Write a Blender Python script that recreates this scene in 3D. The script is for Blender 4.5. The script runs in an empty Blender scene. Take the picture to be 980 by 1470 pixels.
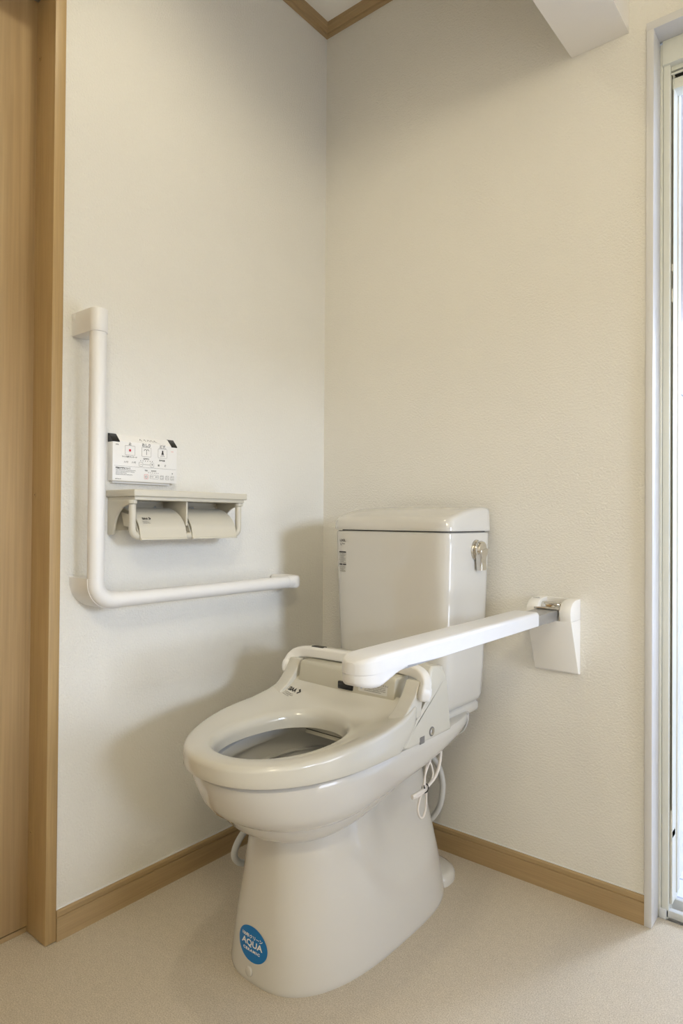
import bpy, bmesh, math, random
from mathutils import Vector, Matrix
PI = math.pi
sc = bpy.context.scene
COL = sc.collection

# ------------------------------------------------------------------ colour / materials
def lin(c):
    c = c/255.0
    return c/12.92 if c <= 0.04045 else ((c+0.055)/1.055)**2.4
def rgb(r, g, b): return (lin(r), lin(g), lin(b), 1.0)

def mat(name, col, rough=0.5, metal=0.0, coat=0.0, bump=None, spec=0.5, sss=0.0):
    m = bpy.data.materials.new(name); m.use_nodes = True
    nt = m.node_tree; b = nt.nodes['Principled BSDF']
    b.inputs['Base Color'].default_value = col
    b.inputs['Roughness'].default_value = rough
    b.inputs['Metallic'].default_value = metal
    b.inputs['Coat Weight'].default_value = coat
    b.inputs['Coat Roughness'].default_value = 0.03
    b.inputs['Specular IOR Level'].default_value = spec
    # a very faint mottling keeps every surface procedural
    tc = nt.nodes.new('ShaderNodeTexCoord')
    nz = nt.nodes.new('ShaderNodeTexNoise'); nz.inputs['Scale'].default_value = 9.0; nz.inputs['Detail'].default_value = 3
    nt.links.new(tc.outputs['Object'], nz.inputs['Vector'])
    mx = nt.nodes.new('ShaderNodeMix'); mx.data_type = 'RGBA'
    mx.inputs[6].default_value = tuple(c*0.985 for c in col[:3])+(1,)
    mx.inputs[7].default_value = tuple(min(1, c*1.015) for c in col[:3])+(1,)
    nt.links.new(nz.outputs['Fac'], mx.inputs[0])
    nt.links.new(mx.outputs[2], b.inputs['Base Color'])
    if bump:
        sca, st, dist = bump
        n2 = nt.nodes.new('ShaderNodeTexNoise'); n2.inputs['Scale'].default_value = sca
        n2.inputs['Detail'].default_value = 4; n2.inputs['Roughness'].default_value = 0.6
        nt.links.new(tc.outputs['Object'], n2.inputs['Vector'])
        bp = nt.nodes.new('ShaderNodeBump'); bp.inputs['Strength'].default_value = st
        bp.inputs['Distance'].default_value = dist
        nt.links.new(n2.outputs['Fac'], bp.inputs['Height'])
        nt.links.new(bp.outputs['Normal'], b.inputs['Normal'])
    return m

def wood(name, c1, c2, c3, axis, scale=1.0, rough=0.45):
    """light oak / ash laminate; grain stretched along axis"""
    m = bpy.data.materials.new(name); m.use_nodes = True
    nt = m.node_tree; b = nt.nodes['Principled BSDF']; L = nt.links
    b.inputs['Roughness'].default_value = rough
    tc = nt.nodes.new('ShaderNodeTexCoord')
    mp = nt.nodes.new('ShaderNodeMapping')
    s = [26*scale]*3; s[axis] = 1.1*scale
    mp.inputs['Scale'].default_value = s
    L.new(tc.outputs['Object'], mp.inputs['Vector'])
    n1 = nt.nodes.new('ShaderNodeTexNoise'); n1.inputs['Scale'].default_value = 1.0
    n1.inputs['Detail'].default_value = 5; n1.inputs['Roughness'].default_value = 0.55; n1.inputs['Distortion'].default_value = 0.6
    L.new(mp.outputs['Vector'], n1.inputs['Vector'])
    cr = nt.nodes.new('ShaderNodeValToRGB')
    cr.color_ramp.elements[0].position = 0.30; cr.color_ramp.elements[0].color = c1
    cr.color_ramp.elements[1].position = 0.72; cr.color_ramp.elements[1].color = c3
    e = cr.color_ramp.elements.new(0.5); e.color = c2
    L.new(n1.outputs['Fac'], cr.inputs['Fac'])
    mp2 = nt.nodes.new('ShaderNodeMapping'); s2 = [330*scale]*3; s2[axis] = 7*scale
    mp2.inputs['Scale'].default_value = s2
    L.new(tc.outputs['Object'], mp2.inputs['Vector'])
    n2 = nt.nodes.new('ShaderNodeTexNoise'); n2.inputs['Scale'].default_value = 1.0; n2.inputs['Detail'].default_value = 2
    L.new(mp2.outputs['Vector'], n2.inputs['Vector'])
    mx = nt.nodes.new('ShaderNodeMix'); mx.data_type = 'RGBA'; mx.blend_type = 'MULTIPLY'
    mr = nt.nodes.new('ShaderNodeMapRange'); mr.inputs[1].default_value = 0.3; mr.inputs[2].default_value = 0.7
    mr.inputs[3].default_value = 0.90; mr.inputs[4].default_value = 1.05
    L.new(n2.outputs['Fac'], mr.inputs[0])
    mx.inputs[0].default_value = 1.0
    L.new(cr.outputs['Color'], mx.inputs[6]); L.new(mr.outputs[0], mx.inputs[7])
    L.new(mx.outputs[2], b.inputs['Base Color'])
    bp = nt.nodes.new('ShaderNodeBump'); bp.inputs['Strength'].default_value = 0.12; bp.inputs['Distance'].default_value = 0.0006
    L.new(n2.outputs['Fac'], bp.inputs['Height']); L.new(bp.outputs['Normal'], b.inputs['Normal'])
    return m

def floor_mat():
    m = bpy.data.materials.new('vinyl_floor'); m.use_nodes = True
    nt = m.node_tree; b = nt.nodes['Principled BSDF']; L = nt.links
    b.inputs['Roughness'].default_value = 0.62; b.inputs['Specular IOR Level'].default_value = 0.35
    tc = nt.nodes.new('ShaderNodeTexCoord')
    n1 = nt.nodes.new('ShaderNodeTexNoise'); n1.inputs['Scale'].default_value = 430; n1.inputs['Detail'].default_value = 3
    n1.inputs['Roughness'].default_value = 0.7
    n2 = nt.nodes.new('ShaderNodeTexNoise'); n2.inputs['Scale'].default_value = 60; n2.inputs['Detail'].default_value = 4
    for n in (n1, n2): L.new(tc.outputs['Object'], n.inputs['Vector'])
    cr = nt.nodes.new('ShaderNodeValToRGB'); el = cr.color_ramp.elements
    el[0].position = 0.36; el[0].color = rgb(178, 166, 148)
    el[1].position = 0.64; el[1].color = rgb(216, 206, 191)
    e = el.new(0.5); e.color = rgb(200, 189, 171)
    L.new(n1.outputs['Fac'], cr.inputs['Fac'])
    mr = nt.nodes.new('ShaderNodeMapRange'); mr.inputs[1].default_value = 0.3; mr.inputs[2].default_value = 0.7
    mr.inputs[3].default_value = 0.96; mr.inputs[4].default_value = 1.03
    L.new(n2.outputs['Fac'], mr.inputs[0])
    mx = nt.nodes.new('ShaderNodeMix'); mx.data_type = 'RGBA'; mx.blend_type = 'MULTIPLY'; mx.inputs[0].default_value = 1
    L.new(cr.outputs['Color'], mx.inputs[6]); L.new(mr.outputs[0], mx.inputs[7])
    L.new(mx.outputs[2], b.inputs['Base Color'])
    bp = nt.nodes.new('ShaderNodeBump'); bp.inputs['Strength'].default_value = 0.25; bp.inputs['Distance'].default_value = 0.0006
    L.new(n1.outputs['Fac'], bp.inputs['Height']); L.new(bp.outputs['Normal'], b.inputs['Normal'])
    return m

def tile_mat():
    m = bpy.data.materials.new('bath_floor_tile'); m.use_nodes = True
    nt = m.node_tree; b = nt.nodes['Principled BSDF']; L = nt.links
    b.inputs['Roughness'].default_value = 0.35
    tc = nt.nodes.new('ShaderNodeTexCoord')
    br = nt.nodes.new('ShaderNodeTexBrick'); br.offset = 0.0
    br.inputs['Color1'].default_value = rgb(226, 229, 236); br.inputs['Color2'].default_value = rgb(232, 234, 240)
    br.inputs['Mortar'].default_value = rgb(176, 180, 192); br.inputs['Scale'].default_value = 1.0
    br.inputs['Mortar Size'].default_value = 0.004; br.inputs['Brick Width'].default_value = 0.09; br.inputs['Row Height'].default_value = 0.09
    L.new(tc.outputs['Object'], br.inputs['Vector']); L.new(br.outputs['Color'], b.inputs['Base Color'])
    return m

M = {}
M['wallpaper'] = mat('embossed_white_wallpaper', rgb(235, 232, 225), 0.85, bump=(210, 0.8, 0.0034), spec=0.2)
M['ceiling'] = mat('ceiling_paper', rgb(243, 240, 232), 0.9, bump=(200, 0.2, 0.001), spec=0.2)
M['beam'] = mat('beam_paper', rgb(233, 228, 220), 0.85, bump=(260, 0.25, 0.001), spec=0.2)
W1, W2, W3 = rgb(170, 140, 95), rgb(179, 150, 104), rgb(187, 159, 114)
M['wood_z'] = wood('oak_laminate_upright', W1, W2, W3, 2, 1.0)
M['wood_door'] = wood('oak_laminate_door', rgb(166, 139, 100), rgb(180, 153, 113), rgb(189, 164, 125), 2, 0.55)
M['wood_y'] = wood('oak_laminate_along_left_wall', rgb(164, 138, 100), rgb(173, 147, 108), rgb(181, 156, 117), 1, 1.0)
M['wood_x'] = wood('oak_laminate_along_back_wall', rgb(164, 138, 100), rgb(173, 147, 108), rgb(181, 156, 117), 0, 1.0)
M['floor'] = floor_mat()
M['ceramic'] = mat('offwhite_ceramic', rgb(209, 206, 200), 0.09, coat=0.6, spec=0.5)
M['bowl_in'] = mat('glazed_bowl_interior', rgb(214, 213, 210), 0.12, coat=0.5)
M['seat'] = mat('offwhite_plastic_seat', rgb(207, 203, 192), 0.17, coat=0.35)
M['unit'] = mat('offwhite_plastic_unit', rgb(208, 204, 192), 0.3)
M['panel'] = mat('beige_plastic_panel', rgb(198, 193, 177), 0.32)
M['white'] = mat('white_plastic', rgb(238, 236, 233), 0.32)
M['rail'] = mat('white_resin_rail', rgb(233, 231, 229), 0.38)
M['holder'] = mat('warm_grey_plastic', rgb(205, 199, 184), 0.36)
M['pad'] = mat('white_armrest_plastic', rgb(219, 218, 218), 0.36)
M['alu'] = mat('grey_aluminium', rgb(176, 176, 176), 0.35, metal=0.7)
M['steel'] = mat('polished_chrome', rgb(215, 212, 206), 0.06, metal=1.0)
M['black'] = mat('black_plastic', rgb(28, 27, 26), 0.25)
M['ink'] = mat('black_print', rgb(52, 50, 50), 0.6)
M['ink2'] = mat('grey_print', rgb(120, 118, 116), 0.6)
M['red'] = mat('red_print', rgb(200, 20, 45), 0.5)
M['pink'] = mat('pink_print', rgb(226, 120, 120), 0.5)
M['blue'] = mat('blue_sticker', rgb(0, 116, 190), 0.3)
M['blue2'] = mat('light_blue_print', rgb(70, 140, 205), 0.4)
M['whiteprint'] = mat('white_print', rgb(240, 240, 240), 0.4)
M['label'] = mat('pale_label', rgb(214, 212, 206), 0.35)
M['cord'] = mat('white_cord', rgb(228, 222, 216), 0.45)
M['hose'] = mat('grey_white_hose', rgb(205, 206, 205), 0.4)
M['casing'] = mat('white_casing', rgb(214, 213, 213), 0.4)
M['alu_white'] = mat('pale_grey_green_frame', rgb(224, 225, 217), 0.4)
M['alu_sill'] = mat('blue_grey_sill', rgb(212, 215, 218), 0.4, metal=0.0)
M['dark'] = mat('dark_groove', rgb(45, 44, 40), 0.6)
M['groove_grey'] = mat('grey_groove_strip', rgb(150, 150, 140), 0.6)
M['bath'] = mat('bathroom_white_panel', rgb(236, 237, 242), 0.25)
M['bath_up'] = mat('bathroom_beige_panel', rgb(158, 146, 134), 0.3)
M['tile'] = tile_mat()
M['glass'] = mat('window_glass', (0.95, 0.97, 1, 1), 0.02)
_b = M['glass'].node_tree.nodes['Principled BSDF']; _b.inputs['Transmission Weight'].default_value = 1.0; _b.inputs['IOR'].default_value = 1.0
M['water'] = mat('water', rgb(190, 205, 215), 0.02)
_b = M['water'].node_tree.nodes['Principled BSDF']; _b.inputs['Transmission Weight'].default_value = 0.6; _b.inputs['IOR'].default_value = 1.33

# ------------------------------------------------------------------ objects
def link(name, me, mats, parent=None, smooth=True, angle=32):
    me.update()
    if smooth:
        for p in me.polygons: p.use_smooth = True
        me.set_sharp_from_angle(angle=math.radians(angle))
    for m in mats: me.materials.append(m)
    o = bpy.data.objects.new(name, me); COL.objects.link(o)
    if parent is not None:
        root = parent
        while root.parent is not None: root = root.parent
        me.transform(Matrix.Translation(-root.location))
        o.parent = parent
    return o
def obj(name, bm, mats, parent=None, angle=32, smooth=True):
    if not isinstance(mats, (list, tuple)): mats = [mats]
    bmesh.ops.recalc_face_normals(bm, faces=bm.faces[:])
    me = bpy.data.meshes.new(name); bm.to_mesh(me); bm.free()
    return link(name, me, mats, parent, smooth, angle)
def thing(name, label, cat, loc, group=None):
    o = bpy.data.objects.new(name, None); COL.objects.link(o); o.location = loc
    o.empty_display_size = 0.05
    o['label'] = label; o['category'] = cat
    if group: o['group'] = group
    return o
def struct(o): o['kind'] = 'structure'; return o
def B(): return bmesh.new()

def add_box(bm, x0, x1, y0, y1, z0, z1, bev=0.0, seg=2, mi=0, mtx=None):
    vs = [bm.verts.new((x, y, z)) for x in (x0, x1) for y in (y0, y1) for z in (z0, z1)]
    q = [(0,1,3,2),(4,6,7,5),(0,4,5,1),(2,3,7,6),(0,2,6,4),(1,5,7,3)]
    fs = [bm.faces.new([vs[i] for i in f]) for f in q]
    for f in fs: f.material_index = mi
    if mtx is not None:
        for v in vs: v.co = mtx @ v.co
    if bev > 0:
        es = list({e for f in fs for e in f.edges})
        r = bmesh.ops.bevel(bm, geom=es, offset=bev, segments=seg, affect='EDGES', profile=0.5)
        for f in r['faces']: f.material_index = mi
def add_prism(bm, poly, axis, a0, a1, bev=0.0, seg=2, mi=0, which='all'):
    """poly: 2-D points in the two other axes (in x,y,z order)"""
    def P(p, a):
        if axis == 0: return (a, p[0], p[1])
        if axis == 1: return (p[0], a, p[1])
        return (p[0], p[1], a)
    v0 = [bm.verts.new(P(p, a0)) for p in poly]; v1 = [bm.verts.new(P(p, a1)) for p in poly]
    n = len(poly); fs = [bm.faces.new(v0), bm.faces.new(v1)]
    sides = []
    for i in range(n):
        f = bm.faces.new([v0[i], v0[(i+1) % n], v1[(i+1) % n], v1[i]]); fs.append(f); sides.append(f)
    for f in fs: f.material_index = mi
    if bev > 0:
        if which == 'caps': es = list(set(fs[0].edges) | set(fs[1].edges))
        else: es = list({e for f in fs for e in f.edges})
        bmesh.ops.recalc_face_normals(bm, faces=fs)
        r = bmesh.ops.bevel(bm, geom=es, offset=bev, segments=seg, affect='EDGES', profile=0.5)
        for f in r['faces']: f.material_index = mi
def arc(cx, cy, r, a0, a1, n):
    return [(cx+r*math.cos(math.radians(a0+(a1-a0)*i/n)), cy+r*math.sin(math.radians(a0+(a1-a0)*i/n))) for i in range(n+1)]
def rrect(x0, x1, y0, y1, r, n=6):
    return (arc(x1-r, y0+r, r, -90, 0, n)+arc(x1-r, y1-r, r, 0, 90, n)+arc(x0+r, y1-r, r, 90, 180, n)+arc(x0+r, y0+r, r, 180, 270, n))
def add_loft(bm, rings, cap0=True, cap1=True, mi=0, mis=None, closed=True):
    R = [[bm.verts.new(p) for p in r] for r in rings]; n = len(R[0])
    for k in range(len(R)-1):
        for i in range(n if closed else n-1):
            j = (i+1) % n
            f = bm.faces.new([R[k][i], R[k][j], R[k+1][j], R[k+1][i]]); f.material_index = mis[k] if mis else mi
    if cap0: f = bm.faces.new(R[0][::-1]); f.material_index = mis[0] if mis else mi
    if cap1: f = bm.faces.new(R[-1]); f.material_index = mis[-1] if mis else mi
def catmull(pts, k=8):
    P = [Vector(p) for p in pts]; P = [2*P[0]-P[1]]+P+[2*P[-1]-P[-2]]; out = []
    for i in range(1, len(P)-2):
        for j in range(k):
            t = j/k; a, b, c, d = P[i-1:i+3]
            out.append(0.5*((2*b)+(c-a)*t+(2*a-5*b+4*c-d)*t*t+(3*b-a-3*c+d)*t**3))
    out.append(P[-2]); return out
def add_tube(bm, pts, r, seg=16, mi=0, sec=None, up=None):
    """sweep a circle (or a section of (u,v) points) along pts; r may be a list"""
    pts = [Vector(p) for p in pts]; n = len(pts)
    T = [(pts[min(i+1, n-1)]-pts[max(i-1, 0)]).normalized() for i in range(n)]
    u = Vector(up) if up else (Vector((0,0,1)) if abs(T[0].z) < 0.9 else Vector((1,0,0)))
    rings = []
    for i in range(n):
        u = (u-T[i]*u.dot(T[i])).normalized(); v = T[i].cross(u)
        rr = r[i] if isinstance(r, (list, tuple)) else r
        if sec: rings.append([pts[i]+u*a*rr+v*b*rr for a, b in sec])
        else: rings.append([pts[i]+u*math.cos(2*PI*k/seg)*rr+v*math.sin(2*PI*k/seg)*rr for k in range(seg)])
    add_loft(bm, rings, mi=mi)
def add_cyl(bm, c, axis, r, h0, h1, seg=32, bev=0.0, mi=0, r1=None):
    d = Vector(axis).normalized(); u = d.orthogonal().normalized(); v = d.cross(u); c = Vector(c)
    r1 = r if r1 is None else r1
    prof = [(h0, r-bev)]
    if bev > 0: prof += [(h0+bev*0.3, r-bev*0.3), (h0+bev, r), (h1-bev, r1), (h1-bev*0.3, r1-bev*0.3), (h1, r1-bev)]
    else: prof = [(h0, r), (h1, r1)]
    add_loft(bm, [[c+d*h+(u*math.cos(2*PI*k/seg)+v*math.sin(2*PI*k/seg))*q for k in range(seg)] for h, q in prof], mi=mi)

# ---- writing
def text_bm(s, size, bold=0.0, align='CENTER', spacing=1.0):
    cu = bpy.data.curves.new('writing', 'FONT'); cu.body = s; cu.size = size
    cu.align_x = align; cu.align_y = 'CENTER'; cu.offset = bold; cu.space_character = spacing
    cu.resolution_u = 3
    o = bpy.data.objects.new('writing', cu); COL.objects.link(o)
    me = bpy.data.meshes.new_from_object(o)
    bpy.data.objects.remove(o); bpy.data.curves.remove(cu)
    return me
def add_text(bm, s, size, at, F, bold=0.0, align='CENTER', sx=1.0, mi=0, rot=0.0, spacing=1.0):
    """at=(u,v) centre in the decal plane, F maps (u,v)->3-D"""
    me = text_bm(s, size, bold, align, spacing)
    c, sn = math.cos(rot), math.sin(rot)
    vs = [bm.verts.new(F(at[0]+(v.co.x*sx*c-v.co.y*sn), at[1]+(v.co.x*sx*sn+v.co.y*c))) for v in me.vertices]
    for p in me.polygons:
        try:
            f = bm.faces.new([vs[i] for i in p.vertices]); f.material_index = mi
        except ValueError: pass
    bpy.data.meshes.remove(me)
def add_patch(bm, poly, F, mi=0):
    f = bm.faces.new([bm.verts.new(F(*p)) for p in poly]); f.material_index = mi
def add_frame(bm, u0, u1, v0, v1, w, F, mi=0, r=0.001):
    o = rrect(u0, u1, v0, v1, r, 3); i = rrect(u0+w, u1-w, v0+w, v1-w, max(r-w, 1e-5), 3)
    a = [bm.verts.new(F(*p)) for p in o]; b = [bm.verts.new(F(*p)) for p in i]; n = len(a)
    for k in range(n):
        f = bm.faces.new([a[k], a[(k+1) % n], b[(k+1) % n], b[k]]); f.material_index = mi
def scribble(bm, u0, u1, v, h, F, rnd, mi=0, gap=0.3):
    """a line of print too small to read: small strokes"""
    u = u0
    while u < u1:
        w = h*rnd.uniform(0.5, 0.9)
        k = rnd.choice((0, 1, 2))
        t = h*0.22
        add_patch(bm, [(u, v-h/2), (u+t, v-h/2), (u+t, v+h/2), (u, v+h/2)], F, mi)
        if k != 1: add_patch(bm, [(u+t, v+h*0.2), (u+w, v+h*0.2), (u+w, v+h*0.42), (u+t, v+h*0.42)], F, mi)
        if k != 0: add_patch(bm, [(u+t, v-h*0.42), (u+w, v-h*0.42), (u+w, v-h*0.2), (u+t, v-h*0.2)], F, mi)
        u += w+h*gap

# ==================================================================== SETTING
struct(obj('floor', (lambda b: (add_box(b, -0.15, 3.2, -3.0, 0.047, -0.06, 0.0), b)[1])(B()), M['floor']))
struct(obj('ceiling', (lambda b: (add_box(b, -0.15, 3.2, -3.0, 0.12, 2.405, 2.47), b)[1])(B()), M['ceiling']))
b = B()
add_box(b, -0.12, 0.0, -0.843, 0.12, -0.02, 2.41)
add_box(b, -0.12, 0.0, -1.75, -0.843, 2.012, 2.41)
add_box(b, -0.12, 0.0, -3.0, -1.75, -0.02, 2.41)
struct(obj('wall_left', b, M['wallpaper'], smooth=False))
b = B()
add_box(b, 0.0, 0.931, 0.0, 0.12, -0.02, 2.41)
add_box(b, 0.931, 1.78, 0.0, 0.12, 1.972, 2.41)
add_box(b, 1.78, 3.2, 0.0, 0.12, -0.02, 2.41)
struct(obj('wall_back', b, M['wallpaper'], smooth=False))
b = B()   # right wall with its window opening
WX = 2.55
wy0, wy1, wz0, wz1 = -1.32, -0.22, 0.83, 1.55
add_box(b, WX, WX+0.12, -3.0, wy0, -0.02, 2.41); add_box(b, WX, WX+0.12, wy1, 0.0, -0.02, 2.41)
add_box(b, WX, WX+0.12, wy0, wy1, -0.02, wz0); add_box(b, WX, WX+0.12, wy0, wy1, wz1, 2.41)
struct(obj('wall_right', b, M['wallpaper'], smooth=False))
b = B(); add_box(b, -0.12, WX+0.12, -2.95, -2.85, -0.02, 2.41)
struct(obj('wall_front', b, M['wallpaper'], smooth=False))
# window in the right wall
w1 = bpy.data.objects.new('window_1', None); COL.objects.link(w1); w1.location = (WX, (wy0+wy1)/2, wz0); struct(w1)
b = B()
for a in ((wy0-.03, wy0+.02, wz0-.03, wz1+.03), (wy1-.02, wy1+.03, wz0-.03, wz1+.03)): add_box(b, WX-.012, WX+.1, a[0], a[1], a[2], a[3], .003)
for a in ((wz0-.03, wz0+.02), (wz1-.02, wz1+.03)): add_box(b, WX-.012, WX+.1, wy0, wy1, a[0], a[1], .003)
obj('window_frame', b, M['casing'], w1)

# boxed beam at the top of the back wall
b = B()
add_prism(b, [(0.7636, 0.0), (0.8919, 0.0), (0.889, -2.85), (0.712, -2.85)], 2, 1.9745, 2.41)
struct(obj('trim_5', b, M['beam'], smooth=False))['label'] = 'papered beam box under the ceiling'

# ceiling mouldings and baseboards
def moulding(name, axis):
    # profile: (distance from wall, z)
    pr = [(0.0, 2.371), (0.0085, 2.3715), (0.010, 2.374), (0.010, 2.381), (0.013, 2.383), (0.016, 2.392), (0.019, 2.394), (0.021, 2.405), (0.0, 2.405)]
    b = B()
    if axis == 1: add_prism(b, [(d, z) for d, z in pr], 1, 0.0, -2.85)
    else: add_prism(b, [(-d, z) for d, z in pr], 0, 0.0, 0.762)
    struct(obj(name, b, M['wood_y' if axis == 1 else 'wood_x'], smooth=False))
moulding('trim_1', 1); moulding('trim_2', 0)
def baseb(name, axis, a0, a1):
    pr = [(0.0, 0.0), (0.0065, 0.0), (0.0065, 0.0478), (0.0040, 0.0492), (0.0040, 0.0502), (0.0065, 0.0516), (0.0065, 0.0600), (0.0045, 0.0632), (0.0, 0.0636)]
    b = B()
    if axis == 1: add_prism(b, pr, 1, a0, a1)
    else: add_prism(b, [(-d, z) for d, z in pr], 0, a0, a1)
    struct(obj(name, b, M['wood_y' if axis == 1 else 'wood_x'], smooth=False))
baseb('baseboard_left', 1, 0.0, -0.843); baseb('baseboard_back', 0, 0.0, 0.931)
# thin white caulk beads above the baseboards
b = B(); add_box(b, 0, .0016, -0.843, -0.0065, .0634, .0662)
struct(obj('trim_3', b, M['whiteprint'], smooth=False))
b = B(); add_box(b, 0.0065, 0.931, -.0016, 0, .0634, .0662)
struct(obj('trim_4', b, M['whiteprint'], smooth=False))

# ---- sliding wood door in the left wall
d1 = bpy.data.objects.new('door_1', None); COL.objects.link(d1); d1.location = (-0.05, -1.3, 0); struct(d1)
b = B(); add_box(b, -0.105, -0.074, -1.74, -0.862, 0.014, 1.992, 0.001)
obj('door_panel', b, M['wood_door'], d1)
b = B()
add_box(b, -0.12, 0.004, -0.8665, -0.843, 0.0015, 2.012, 0.0012)
obj('door_jamb', b, M['wood_z'], d1)
b = B(); add_box(b, -0.12, 0.004, -1.775, -1.742, 0.0, 2.012, 0.0012)
obj('door_jamb', b, M['wood_z'], d1)
b = B(); add_box(b, -0.12, 0.004, -1.742, -0.8665, 1.987, 2.012, 0.0012)
obj('door_header', b, M['wood_y'], d1)
b = B(); add_box(b, -0.072, -0.05, -1.742, -0.8665, 1.979, 1.9868, 0.0005)
obj('door_track', b, M['alu'], d1)
b = B(); add_box(b, -0.12, -0.0755, -1.742, -0.8665, 0.0, 0.0105, 0.0008)
obj('door_sill', b, M['wood_y'], d1)
for z in (1.853, 0.925, 0.215):
    b = B(); add_cyl(b, (-0.060, -0.8663, z), (0, -1, 0), 0.0056, 0.0, 0.0012, 20, 0.0005)
    add_cyl(b, (-0.060, -0.8663, z), (0, -1, 0), 0.0012, 0.0008, 0.0014, 10, 0.0, 1)
    obj('screw_cap', b, [M['wood_z'], M['dark']], d1)

# ---- bathroom doorway in the back wall
d2 = bpy.data.objects.new('door_2', None); COL.objects.link(d2); d2.location = (1.35, 0.06, 0); struct(d2)
b = B()
add_box(b, 0.9305, 0.9455, -0.008, 0.050, 0.0, 1.9545, 0.0006)
add_box(b, 1.7655, 1.7805, -0.008, 0.050, 0.0, 1.9545, 0.0006)
obj('door_casing', b, M['casing'], d2)
b = B(); add_box(b, 0.9305, 1.7805, -0.0082, 0.050, 1.9545, 1.9725, 0.0006)
obj('casing_head', b, M['casing'], d2)
b = B()
for x0, s in ((0.9455, 1), (1.7655, -1)):
    def X(a, c): return (x0+s*a, x0+s*c) if s > 0 else (x0+s*c, x0+s*a)
    add_box(b, *X(0.0, 0.0055), 0.0495, 0.14, 0.0, 1.95, 0.0005)
    add_box(b, *X(0.0055, 0.0065), 0.058, 0.14, 0.0, 1.95)
    add_box(b, *X(0.0065, 0.0200), 0.0515, 0.14, 0.0, 1.95, 0.0005)
obj('aluminium_frame', b, M['alu_white'], d2)
b = B()
add_box(b, 0.951, 1.76, 0.0455, 0.10, 1.900, 1.9545, 0.0006)
obj('frame_head', b, M['alu_white'], d2)
b = B()
add_box(b, 0.966, 1.745, 0.080, 0.10, 1.8860, 1.900, 0.0004, mi=0)
add_box(b, 0.966, 1.745, 0.062, 0.080, 1.8900, 1.9005, 0.0004, mi=1)
add_box(b, 0.966, 1.745, 0.060, 0.064, 1.8800, 1.884, 0.0004, mi=1)
add_box(b, 0.966, 1.745, 0.080, 0.10, 1.8740, 1.8858, 0.0004, mi=0)
add_box(b, 0.967, 1.745, 0.066, 0.100, 1.8500, 1.8735, 0.0004, mi=1)
obj('head_track', b, [M['dark'], M['alu_white']], d2)
b = B()
add_box(b, 0.9665, 0.9680, 0.0700, 0.12, 0.03, 1.885, mi=1)  # groove beside the stile filled with a plain grey strip
add_box(b, 0.9700, 0.9712, 0.0620, 0.12, 0.03, 1.885, mi=0)
add_box(b, 0.9680, 0.9700, 0.0760, 0.12, 0.03, 1.885, mi=2)
obj('hinge_stile', b, [M['alu_white'], M['groove_grey'], M['alu_white']], d2)
b = B()
add_box(b, 0.9665, 0.9695, 0.064, 0.09, 0.028, 0.235, 0.0006)
add_box(b, 0.9685, 0.9712, 0.063, 0.09, 0.175, 0.19, 0.0006)
add_box(b, 0.9665, 0.9695, 0.064, 0.09, 1.44, 1.455, 0.0006)
add_box(b, 0.9665, 0.9695, 0.064, 0.09, 1.37, 1.40, 0.0006)
obj('hinge', b, M['white'], d2)
b = B()
add_box(b, 0.9690, 0.9735, 0.10, 0.125, 0.04, 1.86, 0.001)
obj('door_stile', b, M['alu_white'], d2)
b = B()
add_box(b, 0.949, 1.76, 0.0515, 0.066, 0.004, 0.020, 0.001, mi=0)
add_box(b, 0.949, 1.76, 0.090, 0.10, 0.004, 0.0295, 0.001, mi=0)
add_box(b, 0.9455, 1.7655, 0.066, 0.135, -0.01, 0.008, 0.0005, mi=1)
add_box(b, 0.9475, 0.9625, 0.0475, 0.058, -0.001, 0.0215, 0.002, mi=0)
obj('sill', b, [M['alu_sill'], M['casing']], d2)
# bathroom beyond (only a slit of it can be seen)
b = B(); add_box(b, 0.72, 1.95, 0.047, 1.75, -0.06, -0.0105)
o = obj('floor_bathroom', b, M['tile']); struct(o)
b = B()
add_box(b, 0.88, 0.943, 0.142, 1.75, -0.05, 1.20, mi=1); add_box(b, 0.88, 0.943, 0.142, 1.75, 1.20, 2.3, mi=0)
add_box(b, 0.943, 0.949, 0.142, 1.69, 1.196, 1.206, 0.002, mi=1)
struct(obj('wall_bathroom_left', b, [M['bath_up'], M['bath']], smooth=False))
b = B(); add_box(b, 0.72, 1.95, 1.69, 1.75, -0.05, 2.3)
struct(obj('wall_bathroom_back', b, M['bath'], smooth=False))
b = B(); add_box(b, 1.89, 1.95, 0.12, 1.69, -0.05, 2.3)
struct(obj('wall_bathroom_right', b, M['bath'], smooth=False))
b = B(); add_box(b, 0.72, 1.95, 0.12, 1.75, 2.2, 2.3)
struct(obj('ceiling_bathroom', b, M['bath'], smooth=False))

# ==================================================================== outlines in plan
def radial(cx, ym, a, bf, nf, br, nr, c, N=96):
    """closed plan outline: superellipse in front of y=ym, another behind, sampled by angle round c"""
    out = []
    for k in range(N):
        t = 2*PI*k/N; dx, dy = math.cos(t), math.sin(t)
        lo, hi = 0.0, 2.0
        for _ in range(36):
            r = (lo+hi)/2; x, y = c[0]+dx*r-cx, c[1]+dy*r-ym
            if y < 0: F = abs(x/a)**nf+abs(y/bf)**nf
            else: F = abs(x/a)**nr+abs(y/br)**nr
            if F > 1: hi = r
            else: lo = r
        out.append((c[0]+dx*lo, c[1]+dy*lo))
    return out
def interp(tab, z):
    """tab rows (z, v1, v2...) ; smooth (Catmull-like) interpolation"""
    if z <= tab[0][0]: return tab[0][1:]
    if z >= tab[-1][0]: return tab[-1][1:]
    for i in range(len(tab)-1):
        if tab[i][0] <= z <= tab[i+1][0]:
            t = (z-tab[i][0])/(tab[i+1][0]-tab[i][0])
            return tuple(p+(q-p)*t for p, q in zip(tab[i][1:], tab[i+1][1:]))
CX = 0.405

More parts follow.
